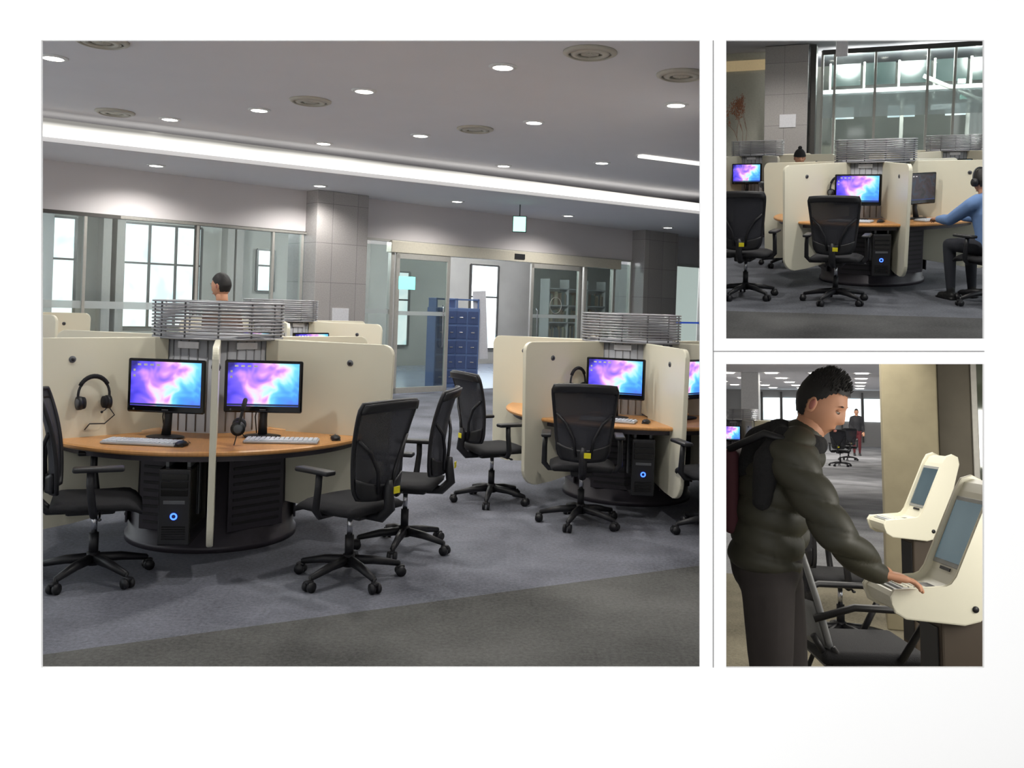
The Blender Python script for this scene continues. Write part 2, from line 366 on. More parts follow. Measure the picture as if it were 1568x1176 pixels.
def m_keyboard():
    b=MB(); b.box((0,0,.010),(.45,.155,.016),pale,.006)
    for r in range(5):
        n=15
        for i in range(n):
            if r==0 and 3<i<9:
                if i==4: b.box((-.03,-.055,.021),(.17,.022,.007),keys,.002)
                continue
            b.box((-.205+.41*i/(n-1),-.055+.027*r,.021),(.023,.022,.007),keys,.0025)
    b.tube([(0,.075,.01),(.02,.11,.006),(.1,.15,.005)],.003,dark,6)
    return b.mesh('computer_keyboard')
def m_mouse():
    b=MB(); b.ell((0,0,.014),(.032,.055,.018),dark); b.box((0,.03,.031),(.006,.018,.006),greyp,.002); b.box((0,0,.005),(.056,.1,.01),dark,.004)
    b.tube([(0,.05,.01),(.02,.1,.004),(-.02,.17,.004)],.002,dark,6); return b.mesh('computer_mouse')
def m_headset():
    b=MB(); P=[(.095*math.cos(math.radians(a)),0,.09+.11*math.sin(math.radians(a))) for a in range(-20,201,12)]
    b.tube(P,.008,dark,8); b.tube([(x,y,z+.008) for x,y,z in P[4:-4]],.013,blackm,8)
    for k in (-1,1):
        b.cyl((k*.098,0,.045),(k*.076,0,.045),.042,.042,dark,20); b.cyl((k*.078,0,.045),(k*.056,0,.045),.040,.036,blackm,20); b.cyl((k*.098,0,.045),(k*.106,0,.045),.030,.02,greyp,20)
    b.tube([(-.095,0,.01),(-.13,.0,-.04),(-.07,.0,-.09),(.02,.0,-.085),(.05,.0,-.12)],.004,dark,6)
    b.tube([(-.095,0,.03),(-.06,.03,.0),(-.03,.05,-.01)],.003,dark,6); b.ell((-.03,.052,-.01),(.008,.008,.008),blackm,sub=2)
    return b.mesh('headphones')
def m_pc():
    b=MB(); b.box((0,0,.22),(.18,.42,.44),gloss,.006); b.box((0,.212,.22),(.172,.014,.43),dark,.006)
    for i in range(3): b.box((0,.221,.395-.045*i),(.15,.006,.038),gloss,.003); 
    b.box((0,.221,.25),(.12,.005,.02),greyp,.002)
    t=[(.016*math.cos(math.radians(a)),.222,.17+.016*math.sin(math.radians(a))) for a in range(0,360,20)]; b.tube(t,.0045,blueled,6,closed=True)
    for i in range(6): b.box((0,.221,.04+.014*i),(.13,.004,.006),gloss)
    for x in (-.06,.06): b.box((x,0,.455),(.02,.30,.03),greyp,.003)
    for x in (-.095,.095): b.box((x,.0,.30),(.006,.05,.32),greyp)
    return b.mesh('computer_tower')
ME_chair=m_chair(); ME_pod=m_pod(); ME_mon=m_monitor(screen).mesh('computer_monitor'); ME_mond=m_monitor(screen_d).mesh('computer_monitor_dim')
ME_kb=m_keyboard(); ME_mouse=m_mouse(); ME_hs=m_headset(); ME_pc=m_pc()

def chair(R,x,y,dx,dy,planes=None,sc_=1):
    o=inst('office_chair',ME_chair,R@T(x,y,0)@HD(dx,dy)@Matrix.Diagonal((sc_,sc_,sc_,1)))
    if planes: cut(o,planes)
    return o
def put(name,me,R,x,y,z,dx,dy,planes=None,extra=None):
    M=R@T(x,y,z)@HD(dx,dy)
    if extra is not None: M=M@extra
    o=inst(name,me,M)
    if planes: cut(o,planes)
    return o
def pol(cx,cy,a,r): return (cx+r*math.cos(math.radians(a)),cy+r*math.sin(math.radians(a)))
DZ=.73
def station(R,cx,cy,a,planes=None,mon=None,face=None,kb=True,ms=True,mr=.62):
    x,y=pol(cx,cy,a,mr); d=face or (math.cos(math.radians(a)),math.sin(math.radians(a)))
    put('computer_monitor',mon or ME_mon,R,x,y,DZ,d[0],d[1],planes)
    if kb:
        x,y=pol(cx,cy,a,.86); put('computer_keyboard',ME_kb,R,x,y,DZ,-d[0],-d[1],planes)
    if ms:
        x,y=pol(cx,cy,a+20,.86); put('computer_mouse',ME_mouse,R,x,y,DZ,-d[0],-d[1],planes)

# ------------------------------------------------------------ front wall with three openings + dividers
def PW(u,v,d):
    a=(u-UC)/F; b=(v-VC)/F; return C+d*(FW+CX*a-CY*b)
YW=2.2
b=MB(); us=[-2600,63,1072,1112,1507,3600]; vs=[-780,61.5,518.5,557.5,1022.5,1500]
t=bmesh.new(); g={}
for i,u in enumerate(us):
    for j,v in enumerate(vs): g[i,j]=t.verts.new(PW(u,v,YW))
for i in range(5):
    for j in range(5):
        if i==1 and 1<=j<=3: continue
        if i==3 and j in (1,3): continue
        t.faces.new((g[i,j],g[i,j+1],g[i+1,j+1],g[i+1,j]))
r=bmesh.ops.extrude_face_region(t,geom=t.faces[:]); bmesh.ops.translate(t,vec=(0,.008,0),verts=[e for e in r['geom'] if isinstance(e,bmesh.types.BMVert)])
b.add(t,white); fin(b,'wall_front')
for k,(u0,u1,v0,v1) in enumerate([(1091.6,1092.6,62,1022),(1092.6,1507,537.6,538.6)]):
    b=MB(); q=[PW(u0,v0,YW-.0005),PW(u0,v1,YW-.0005),PW(u1,v1,YW-.0005),PW(u1,v0,YW-.0005)]
    t=bmesh.new(); f=t.faces.new([t.verts.new(p) for p in q]); r=bmesh.ops.extrude_face_region(t,geom=[f]); bmesh.ops.translate(t,vec=(0,-.001,0),verts=[e for e in r['geom'] if isinstance(e,bmesh.types.BMVert)])
    b.add(t,linem); fin(b,'trim_%d'%(k+1))
def slab(pts,n,th,m,name):
    b=MB(); t=bmesh.new(); n=n.normalized()*th/2
    A=[t.verts.new(p-n) for p in pts]; B=[t.verts.new(p+n) for p in pts]
    t.faces.new(A[::-1]); t.faces.new(B)
    for i in range(len(pts)): j=(i+1)%len(pts); t.faces.new((A[i],A[j],B[j],B[i]))
    b.add(t,m); return fin(b,name)
slab([PW(1092,-700,2.22),PW(1092,1500,2.22),PW(1092,1050,60),PW(1092,-400,60)],planeU(1092,1)[1],.02,wallg,'wall_divider')  # unseen wall added to stop light leaking between rooms
slab([PW(1093,538,2.22),PW(2300,538,2.22),PW(1900,538,60),PW(1093,538,60)],planeV(538,1)[1],.006,wallg,'wall_divider_slab')  # unseen light-proof slab added between the upper and lower rooms

# ------------------------------------------------------------ ROOM 1
def spot(R,x,y,z,P,col=(1,.97,.92),ang=155,rad=.07):
    l=bpy.data.lights.new('downlight_lamp','SPOT'); l.energy=P; l.color=col; l.spot_size=math.radians(ang); l.spot_blend=.6; l.shadow_soft_size=rad
    o=bpy.data.objects.new('downlight_lamp',l); sc.collection.objects.link(o); o.matrix_world=R@T(x,y,z); return o
b=MB(); b.cyl((0,0,-.004),(0,0,-.012),.085,.085,downe,24); b.rev([(.085,-.0),(.085,-.016),(.12,-.006),(.12,0)],trimw,32); ME_dl=b.mesh('ceiling_downlight')
b=MB()
b.rev([(.17,0),(.17,-.03),(.21,-.012),(.21,0)],ventm,48)
b.rev([(.10,-.005),(.10,-.03),(.15,-.022),(.15,-.012)],ventm,48); b.rev([(0,-.01),(.07,-.02),(.07,-.005),(0,-.003)],ventm,48,closed=False); b.cyl((0,0,0),(0,0,-.004),.17,.17,framed,40)
for a in range(4): b.box((0,0,-.01),(.34,.01,.012),ventm,M=RZ(45*a))
ME_vent=b.mesh('ceiling_vent')
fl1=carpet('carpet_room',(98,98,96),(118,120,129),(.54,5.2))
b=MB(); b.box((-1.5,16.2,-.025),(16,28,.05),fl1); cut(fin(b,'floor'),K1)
HC,HS=3.62,3.3
ceil1=mat('ceiling_paint_upper',(218,217,221),.9,var=.03,scale=2)
b=MB(); b.box((-1.5,16.2,HC+.03),(16,28,.06),ceil1); cut(fin(b,'ceiling'),K1)
b=MB(); b.prism([(-9,8.12),(8,18.95),(8,30),(-9,30)],.05,ceil1,M=T(0,0,HS+.025)@RX(90)@Matrix.Diagonal((1,-1,1,1)))
so=fin(b,'ceiling_soffit'); 
for v in so.data.vertices: v.co.y=abs(v.co.y)
cut(so,K1)
edir=V((6.91,4.4,0)).normalized(); en=V((edir.y,-edir.x,0))
Ecove=Matrix(((edir.x,-en.x,0,-5.42),(edir.y,-en.y,0,10.4),(0,0,1,0),(0,0,0,1)))
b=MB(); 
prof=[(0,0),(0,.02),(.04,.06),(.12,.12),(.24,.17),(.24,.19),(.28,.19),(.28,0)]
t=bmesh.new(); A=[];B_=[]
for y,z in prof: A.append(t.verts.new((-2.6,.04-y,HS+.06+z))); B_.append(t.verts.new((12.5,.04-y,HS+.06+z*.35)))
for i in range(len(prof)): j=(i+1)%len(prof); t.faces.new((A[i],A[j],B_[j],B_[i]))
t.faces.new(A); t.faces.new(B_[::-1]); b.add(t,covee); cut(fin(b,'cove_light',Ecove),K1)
b=MB(); b.box((4,.06,HS+.03),(22,.04,.07),ceil1,.004); cut(fin(b,'trim_3',Ecove),K1)
b=MB(); b.box((0,0,HC-.02),(3.2,.10,.03),mat('strip_light',(250,246,236),.5,emis=1.6,ecol=(255,250,240)),.01); cut(fin(b,'strip_light',T(3.0,12.6)@RZ(28)),K1)
WA=math.degrees(math.atan2(.672,.740)); MW=T(-6.17,11.9)@RZ(WA)
b=MB(); b.box((5,.15,2.975),(24,.3,.65),bulk); cut(fin(b,'wall_back_bulkhead',MW),K1)
b=MB(); b.box((-1,.0,2.63),(9.8,.08,.05),framed); b.box((8,.0,2.63),(14,.08,.04),frame_s); cut(fin(b,'trim_4',MW),K1)
for t0,t1 in ((3.86,4.80),(11.8,12.95)):
    b=MB(); b.box(((t0+t1)/2,.1,1.65),(t1-t0,.9,3.3),granite,.01); 
    if t0<5: b.box(((t0+t1)/2,-.36,1.35),(.30,.02,.22),labelm,.003)
    cut(fin(b,'pillar',MW),K1)
b=MB()
for x in (-3,-1.2,.55,2.1,3.3,3.8):
    b.box((x,0,1.31),(.04,.07,2.62),frame_s,.004)
b.box((.4,0,.05),(6.9,.08,.1),frame_s); b.box((.4,0,1.02),(6.9,.05,.04),frame_s)
b.box((.4,0,1.32),(6.9,.012,2.6),glassm); b.box((.4,-.012,1.42),(6.9,.004,.10),frost)
b.box((2.1,0,1.31),(.07,.05,2.6),framed)
fin(b,'window_1',MW)
b=MB()
b.box((8.4,-.02,2.53),(5.9,.16,.2),mat('door_header',(210,204,188),.4,.15),.01)
for x in (4.85,5.52,10.18,10.32,11.2,11.75): b.box((x,0,1.31),(.07,.1,2.62),frame_s,.005)
b.box((5.2,0,1.3),(.6,.012,2.5),glassm); b.box((10.75,0,1.3),(.85,.012,2.5),glassd); b.box((11.48,0,1.3),(.5,.012,2.5),glassd)
b.box((8.4,-.11,2.53),(.25,.02,.1),dark,.004)
b.box((10.75,-.01,1.42),(.85,.004,.08),frost); b.box((5.2,-.01,1.42),(.6,.004,.08),frost)
fin(b,'door_frame',MW)
def leaf(x0,x1,name,sign=False):
    b=MB(); w=x1-x0; xm=(x0+x1)/2
    for x in (x0+.03,x1-.03): b.box((x,-.06,1.22),(.07,.05,2.4),frame_s,.006)
    for z in (.07,2.38): b.box((xm,-.06,z),(w,.05,.1),frame_s,.006)
    b.box((xm,-.06,1.2),(w-.1,.012,2.3),glassd); b.box((xm,-.07,1.40),(w-.12,.004,.07),frost)
    xh=x1-.16 if not sign else x0+.14
    b.tube([(xh,-.10,.8),(xh,-.13,.85),(xh,-.13,1.5),(xh,-.10,1.55)],.014,chrome,8)
    if sign: b.tube([(xm+.16*math.cos(math.radians(a)),-.072,1.62+.16*math.sin(math.radians(a))) for a in range(0,360,15)],.005,frame_s,6,closed=True)
    if not sign: b.box((x0+.22,-.085,1.92),(.34,.02,.22),cyane,.004)
    fin(b,name,MW)
leaf(5.58,6.74,'door_1'); leaf(8.75,10.14,'door_2',True)
b=MB(); b.box((13.6,0,1.31),(1.2,.012,2.6),glassd)
for x in (13.0,14.3,15.4): b.box((x,0,1.31),(.06,.08,2.62),frame_s,.004)
b.box((14.2,-.0,1.32),(2.4,.03,.04),mat('blue_stripe',(60,90,190),.4,emis=.4,ecol=(60,100,220)))
cut(fin(b,'window_2',MW),K1)
b=MB(); b.box((6,2.7,.004),(26,5.2,.008),mat('lobby_tile',(140,150,170),.2,var=.06,scale=3)); cut(fin(b,'floor_lobby',MW),K1)
b=MB(); b.box((6,5.5,1.9),(28,.12,3.8),mat('lobby_wall',(166,162,155),.8,var=.2,scale=1.2)); cut(fin(b,'wall_lobby',MW),K1)
for k,(t0,t1,z0,z1,n) in enumerate([(-.6,2.05,.9,2.95,4),(2.9,4.5,.9,2.95,3),(5.75,6.15,1.7,2.6,1),(11.75,12.7,.4,2.6,1),(9.4,9.8,.5,2.3,1)]):
    b=MB(); b.box(((t0+t1)/2,5.41,(z0+z1)/2),(t1-t0,.02,z1-z0),daywin2)
    for i in range(n+1): b.box((t0+(t1-t0)*i/n,5.39,(z0+z1)/2),(.05,.05,z1-z0),framed)
    for z in (z0,z0+(z1-z0)*.62,z1): b.box(((t0+t1)/2,5.39,z),(t1-t0,.05,.04),framed)
    fin(b,'window_%d'%(k+3),MW)
b=MB()
for x in (2.45,2.7,4.9,5.1,7.8,8.2): b.box((x,5.0,1.6),(.16,.3,3.2),mat('lobby_post',(140,134,128),.6),.01)
fin(b,'lobby_posts',MW)
b=MB()
for i in range(5): b.box((0,0,.25+.45*i),(2.2,.34,.03),wallg)
for x in (-1.1,-.37,.37,1.1): b.box((x,0,1.15),(.03,.34,2.3),wallg)
bk=[mat('book_%d'%i,c,.7) for i,c in enumerate([(120,96,80),(100,106,112),(170,160,140),(110,118,104),(140,124,104)])]
for i in range(4):
    x=-1.07
    while x<1.05:
        w=random.uniform(.025,.06); h=random.uniform(.24,.36); b.box((x+w/2,0,.265+.45*i+h/2),(w*.92,.22,h),random.choice(bk)); x+=w
ME_bs=b.mesh('bookshelf')
for x in (14.6,): 
    o=inst('bookshelf',ME_bs,MW@T(x,4.4,.008)); cut(o,K1)
b=MB(); bl=mat('blue_cabinet',(96,120,168),.45,var=.1,scale=4); bl2=mat('blue_cabinet_dark',(68,86,130),.5)
for s,a in ((-1,14),(1,-16)):
    Mx=T(s*.25,0,0)@RZ(a)
    b.box((0,0,.75),(.46,.34,1.5),bl,.01,M=Mx)
    for r in range(5):
        for c_ in range(2): b.box((-.11+.22*c_,-.175,.2+.28*r),(.19,.02,.24),bl2,.006,M=Mx); b.box((-.11+.22*c_,-.19,.2+.28*r),(.07,.012,.02),chrome,.003,M=Mx)
    for x in (-.2,.2): b.box((x,0,1.58),(.03,.3,.2),bl,.004,M=Mx)
    b.box((0,0,1.66),(.44,.3,.03),bl,.004,M=Mx)
b.box((.56,-.12,1.15),(.26,.02,1.3),labelm,.004,M=RY(-4))
for x in (-.4,0,.4): b.box((x,0,.02),(.05,.25,.04),bl2)
fin(b,'brochure_rack',T(-1.08,17.4,.008)@RZ(20))
b=MB(); b.box((-8.6,9.5,1.9),(.1,15,3.8),wallg); fin(b,'wall_left')
b=MB(); b.box((-8.52,7.2,1.75),(.02,9.0,2.9),daywin)  # unseen glowing window added to brighten the main room
for i in range(7): b.box((-8.5,2.7+1.5*i,1.75),(.06,.06,2.9),frame_s)
for z in (.3,3.2): b.box((-8.5,7.2,z),(.06,9.1,.06),frame_s)
fin(b,'window_11')
for x in (-1,3.5,7.5,11.5):
    l=bpy.data.lights.new('lobby_lamp','POINT'); l.energy=220; l.color=(.92,.97,1); l.shadow_soft_size=.2
    o=bpy.data.objects.new('lobby_lamp',l); sc.collection.objects.link(o); o.matrix_world=MW@T(x,2.6,2.9)
b=MB()
for x in (.6,2.0,3.3,7.6,11): b.box((x,2.5,3.22),(1.1,.12,.05),downe,.01)
fin(b,'lobby_tube_lights',MW)
DL=[(-4.02,7.87),(-.145,7.65),(-1.48,8.72),(-2.78,9.8),(-4.0,10.5),(.17,9.95),(-1.17,10.99),(-2.5,11.8),(1.17,12.6),(-.19,13.2),(1.52,8.85)]
for x,y in DL: inst('ceiling_downlight',ME_dl,T(x,y,HC))
for x,y in [(-4.77,12.1),(-2.94,13.7),(-.97,15.2),(.99,17),(3.14,18.75)]: inst('ceiling_downlight',ME_dl,T(x,y,HS))
for x,y in [(.54,7.12),(-2.11,9.25),(-.49,10.45),(-4.5,10.2),(-3.34,7.28),(1.36,7.7)]: inst('ceiling_vent',ME_vent,T(x,y,HC))
for x,y in [(-4.02,7.87),(-.145,7.65),(-1.48,8.72),(-2.78,9.8),(.17,9.95),(-1.17,10.99),(1.17,12.6),(1.52,8.85),(-2.6,4.6),(.4,4.9),(-1.1,6.1)]:
    spot(I4,x,y,HC-.06,95)
    if (x,y) not in DL: inst('ceiling_downlight',ME_dl,T(x,y,HC))
for x,y in [(-2.94,13.7),(.99,17),(-4.77,12.1),(-.97,15.2)]: spot(I4,x,y,HS-.06,90)
b=MB(); b.box((0,0,0),(.24,.04,.28),framed,.01); b.box((0,-.022,0),(.21,.004,.25),exitm,.002); b.cyl((0,0,.13),(0,0,.33),.01,.01,greyp,8); fin(b,'exit_sign',T(.08,15.4,2.97))
AX,AY=-2.01,6.3
inst('computer_workstation_pod',ME_pod,T(AX,AY)@RZ(-72.9))
BX,BY=1.064,8.1
cut(inst('computer_workstation_pod',ME_pod,T(BX,BY)@RZ(-78)),K1)
inst('computer_workstation_pod',ME_pod,T(-2.75,10.9)@RZ(-72))
inst('computer_workstation_pod',ME_pod,T(-6.1,10.3)@RZ(-80))
station(I4,AX,AY,-101,face=(-.06,-1),ms=False)
station(I4,AX,AY,-45,face=(.12,-1),ms=False)
put('computer_mouse',ME_mouse,I4,-1.93,5.42,DZ,0,1); put('computer_mouse',ME_mouse,I4,-1.10,5.86,DZ,-.3,1)
station(I4,BX,BY,-108); station(I4,BX,BY,-48,K1,kb=False,ms=False)
station(I4,-2.75,10.9,-42,kb=False); station(I4,-2.75,10.9,-102,kb=False); station(I4,-6.1,10.3,-50,kb=False)
put('computer_tower',ME_pc,I4,-1.915,5.44,.19,.12,-1); put('computer_tower',ME_pc,I4,1.055,7.26,.19,.0,-1)
px,py=pol(AX,AY,-132.9,.86)
put('headphones',ME_hs,I4,px+.045,py-.045,.90,.72,-.69)
put('headphones',ME_hs,I4,-1.61,5.44,.81,1,.25,extra=RX(-12))
px,py=pol(BX,BY,-138,.72); put('headphones',ME_hs,I4,px+.04,py-.045,.92,.72,-.69)
chair(I4,-2.33,5.20,.86,.36); chair(I4,-.90,5.34,-.82,.55); chair(I4,-.66,6.05,-.97,.12); chair(I4,-.12,7.55,.85,.5); chair(I4,.57,6.90,.06,1); chair(I4,1.55,6.75,-.25,1,K1)

# ------------------------------------------------------------ people
def blob(fn,voxel,it=6,disp=None):
    b=MB(); fn(b); me=b.mesh('tmp'); o=bpy.data.objects.new('tmp',me); sc.collection.objects.link(o)
    r=o.modifiers.new('r','REMESH'); r.mode='VOXEL'; r.voxel_size=voxel
    s=o.modifiers.new('s','SMOOTH'); s.iterations=it; s.factor=.5
    dg=bpy.context.evaluated_depsgraph_get(); dg.update(); m2=bpy.data.meshes.new_from_object(o.evaluated_get(dg))
    bpy.data.objects.remove(o)
    if disp:
        ns=[v.normal.copy() for v in m2.vertices]
        for v,n in zip(m2.vertices,ns): v.co+=n*disp(v.co)
    return m2
def caps(b,pts,rs,m,n=16):
    pts=[V(p) for p in pts]
    for i in range(len(pts)-1): b.cyl(pts[i],pts[i+1],rs[i],rs[i+1],m,n)
    for p,r in zip(pts,rs): b.ell(p,(r,r,r),m,sub=3)
def frameM(f,u,o):
    f=V(f).normalized(); x=f.cross(V(u)).normalized(); z=x.cross(f); M=Matrix.Identity(4)
    for i,c in enumerate((x,f,z)):
        for r in range(3): M[r][i]=c[r]
    M.translation=o; return M
def _ell(c,r):
    t=bmesh.new(); bmesh.ops.create_icosphere(t,subdivisions=3,radius=1); bmesh.ops.scale(t,vec=r,verts=t.verts); bmesh.ops.translate(t,vec=c,verts=t.verts); return t
def head(mb,M,hair=hairm,beanie=None,spiky=.010,skin=skinm):
    t=bmesh.new(); bmesh.ops.create_icosphere(t,subdivisions=5,radius=1)
    def base(n):
        x,y,z=.075*n.x,.095*n.y,.120*n.z
        if n.z<0:
            q=-n.z; x*=1-.30*q**1.6; y*=(1-.06*q) if n.y>0 else (1-.42*q)
        return V((x,y,z))
    for v in t.verts:
        n=v.co.copy(); p=base(n)
        if n.y>0:
            g=0
            if -.038<p.z<.022: g=(.022-p.z)/.05 if p.z>-.028 else (p.z+.038)/.01
            p.y+=.022*math.exp(-(p.x/.012)**2)*max(0,g)
            p.y-=.008*math.exp(-((abs(p.x)-.031)/.014)**2-((p.z-.010)/.012)**2)
            p.y+=.004*math.exp(-((p.z-.034)/.009)**2)*(1 if abs(p.x)<.05 else 0)
            p.y+=.006*math.exp(-(p.x/.022)**2-((p.z+.054)/.007)**2)+.005*math.exp(-(p.x/.019)**2-((p.z+.068)/.006)**2)
            p.y+=.008*math.exp(-(p.x/.022)**2-((p.z+.098)/.016)**2)
        v.co=p
    mb.add(t,skin,True,M)
    for s in (-1,1):
        mb.add(_ell((s*.031,.077,.008),(.012,.009,.006)),eyew,True,M); mb.add(_ell((s*.031,.0835,.006),(.006,.004,.005)),eyeb,True,M)
        mb.add(_ell((s*.031,.079,.013),(.015,.011,.006)),skin,True,M)
        mb.add(_ell((s*.031,.086,.031),(.017,.004,.003)),hair,True,M)
        mb.add(_ell((s*.077,-.010,-.004),(.007,.018,.030)),skin,True,M); mb.add(_ell((s*.082,-.008,-.002),(.004,.011,.020)),lipm,True,M)
    mb.add(_ell((0,.092,-.060),(.020,.005,.005)),lipm,True,M)
    t=bmesh.new(); bmesh.ops.create_icosphere(t,subdivisions=5,radius=1); kill=[]
    for v in t.verts:
        n=v.co.copy(); q=base(n); p=q*(1.03 if not beanie else 1.045)
        hl=.50 if n.y>.55 else (.50-.9*(.55-n.y) if n.y>.05 else (.05 if n.y>-.25 else -.50))
        keep=n.z>hl
        if beanie: keep=n.z>.12
        if not beanie: p+=V((0,-.002,.003))+n*(spiky*.7*max(0.05,n.z)+random.uniform(0,.0015))
        else: p+=V((0,-.004,.008))+n*.012
        v.co=p
        if not keep: kill.append(v)
    bmesh.ops.delete(t,geom=kill,context='VERTS'); mb.add(t,beanie or hair,True,M)
    if not beanie and spiky>.012:
        # short cropped tufts standing up and forward on the crown
        for i in range(700):
            a=random.uniform(0,2*math.pi); zz=random.uniform(.50,.99); rr=math.sqrt(1-zz*zz); n=V((rr*math.cos(a),rr*math.sin(a),zz))
            if n.y>.5 and n.z<.62: continue
            q=base(n)*1.04; d=(n*.5+V((random.uniform(-.12,.12),.28+random.uniform(-.12,.12),.8))).normalized(); L=.020*max(0,zz-.35)+.006
            tt=bmesh.new(); bmesh.ops.create_cone(tt,cap_ends=True,segments=4,radius1=.0042,radius2=.0006,depth=L+.014)
            Q=d.to_track_quat('Z','Y').to_matrix().to_4x4(); Q.translation=q+d*(L*.5+.003); bmesh.ops.transform(tt,matrix=Q,verts=tt.verts); mb.add(tt,hair,True,M)
    if beanie: mb.add(_ell((0,0,.155),(.03,.03,.03)),beanie,True,M)
def hand(mb,wrist,d,n,thumb,curl=18,voxel=.0035,skin=skinm):
    d=V(d).normalized(); n=V(n); n=(n-d*n.dot(d)).normalized(); w=d.cross(n).normalized()*thumb
    W=V(wrist)
    def build(b):
        Mx=Matrix.Identity(4)
        for i,c in enumerate((w,d,n)):
            for r in range(3): Mx[r][i]=c[r]
        Mx.translation=W+d*.048
        b.box((0,0,0),(.078,.088,.026),skin,.011,M=Mx,seg=3)
        caps(b,[W-d*.03,W+d*.02],[.025,.027],skin)
        for k,(off,L,r) in enumerate([(.029,.070,.0095),(.010,.078,.010),(-.010,.073,.0095),(-.029,.057,.0082)]):
            p=W+d*.086+w*off; ang=math.radians(curl*.6); pts=[p-d*.02,p]; fan=w*(off*1.6)
            for s,fr in enumerate((.45,.30,.25)):
                dirv=(d*math.cos(ang)+n*math.sin(ang)+fan).normalized(); p=p+dirv*L*fr; pts.append(p); ang+=math.radians(curl+4*k)
            caps(b,pts,[r,r,r*.95,r*.88,r*.75],skin,12)
        p=W+d*.02+w*.034
        caps(b,[p-w*.01,p+d*.028+w*.020+n*.006,p+d*.055+w*.028+n*.014,p+d*.076+w*.026+n*.020],[.0135,.012,.0105,.0085],skin,12)
    mb.addmesh(blob(build,voxel,3),skin)
def person(name,R,J,top,bot,shoe,face=(0,1,0),up=(0,0,1),disp=None,puff=1.0,voxel=.014,handv=.005,curl=18,palm_r=(0,0,-1),palm_l=(0,0,-1),hdir_r=None,hdir_l=None,extra=None,sleeve=1.0,hs=1.0,hsc=None,**hk):
    mb=MB(); J={k:V(v) for k,v in J.items()}
    side=(J['sh_r']-J['sh_l']).normalized()
    def ring(b,c,rx,ry,upv):
        z=upv.normalized(); x=(side-z*side.dot(z)).normalized(); y=z.cross(x); Mx=Matrix.Identity(4)
        for i,q in enumerate((x,y,z)):
            for r in range(3): Mx[r][i]=q[r]
        b.add(_ell((0,0,0),(rx,ry,.09)),top,True,Matrix.Translation(c)@Mx)
    def tor(b):
        P=[J['pelvis'],J['waist'],J['chest'],(J['sh_r']+J['sh_l'])/2]; rx=[.165,.158,.172,.155]; ry=[.13,.125,.14,.10]
        for i in range(3):
            for k in range(5):
                f=k/4; c=P[i].lerp(P[i+1],f); ring(b,c,(rx[i]+(rx[i+1]-rx[i])*f)*puff,(ry[i]+(ry[i+1]-ry[i])*f)*puff,P[i+1]-P[i])
        caps(b,[(J['sh_r']+J['sh_l'])/2,J['neck']],[.10*puff,.066],top)
        for s in 'rl':
            caps(b,[J['sh_'+s].lerp(J['neck'],.45),J['sh_'+s],J['sh_'+s].lerp(J['el_'+s],.5),J['el_'+s],J['el_'+s].lerp(J['wr_'+s],.5),J['wr_'+s]],[.075*puff,.073*sleeve,.066*sleeve,.056*sleeve,.052*sleeve,.038*sleeve],top)
    mb.addmesh(blob(tor,voxel,5,disp),top)
    def leg(b):
        caps(b,[J['pelvis'],J['pelvis']-V((0,0,.03))],[.13,.125],bot)
        for s in 'rl': caps(b,[J['pelvis'].lerp(J['hip_'+s],.5),J['hip_'+s],J['hip_'+s].lerp(J['kn_'+s],.5),J['kn_'+s],J['kn_'+s].lerp(J['an_'+s],.4),J['an_'+s]],[.11,.092,.080,.062,.058,.042],bot)
    mb.addmesh(blob(leg,voxel,4),bot)
    fd=V(face); fh=V((fd.x,fd.y,0)).normalized()
    for s in 'rl':
        a=J['an_'+s]; base=V((a.x,a.y,a.z-.09))
        def sh(b,base=base,a=a):
            b.add(_ell((0,0,0),(.045,.085,.04)),shoe,True,frameM(fh,(0,0,1),base+fh*.02+V((0,0,.042)))); b.add(_ell((0,0,0),(.045,.075,.032)),shoe,True,frameM(fh,(0,0,1),base+fh*.10+V((0,0,.034)))); caps(b,[a+V((0,0,.02)),base+V((0,0,.045))],[.04,.042],shoe)
            b.box((0,.06,.01),(.085,.25,.018),shoe,.008,M=frameM(fh,(0,0,1),base))
        mb.addmesh(blob(sh,.009,3),shoe)
    hsc=hsc or (hs,hs,hs)
    Mh=frameM(face,up,J['head'])@Matrix.Diagonal(tuple(hsc)+(1,)); caps(mb,[J['neck']-V((0,0,.03)),J['neck'].lerp(J['head'],.75)],[.056,.054],skinm); head(mb,Mh,**hk)
    for s,pn,hd,th in (('r',palm_r,hdir_r,1),('l',palm_l,hdir_l,-1)):
        d=V(hd) if hd else (J['wr_'+s]-J['el_'+s]); hand(mb,J['wr_'+s]+d.normalized()*.01,d,pn,th,curl,handv)
    if extra: extra(mb)
    return fin(mb,name,R)
def stand(x,y,fx,fy,h=1.75):
    k=h/1.75; f=V((fx,fy,0)).normalized(); s=V((f.y,-f.x,0)); o=V((x,y,0))
    g=lambda a,b_,z: o+s*a*k+f*b_*k+V((0,0,z*k))
    return dict(pelvis=g(0,0,.93),waist=g(0,0,1.08),chest=g(0,0,1.25),neck=g(0,0,1.46),head=g(0,.02,1.62),sh_r=g(.17,0,1.39),sh_l=g(-.17,0,1.39),el_r=g(.23,-.02,1.12),el_l=g(-.23,-.02,1.12),wr_r=g(.23,.08,.88),wr_l=g(-.23,.08,.88),hip_r=g(.09,0,.88),hip_l=g(-.09,0,.88),kn_r=g(.10,.04,.49),kn_l=g(-.10,-.02,.49),an_r=g(.10,.03,.09/k),an_l=g(-.10,-.08,.09/k))
brown=mat('brown_coat',(96,72,62),.8); jeans=mat('dark_jeans',(36,38,46),.85); shoeb=mat('black_shoe',(20,20,20),.5)
person('standing_visitor',I4,stand(-2.72,8.6,-.9,.3,1.84),brown,jeans,shoeb,face=(-.9,.3,-.1),voxel=.02)

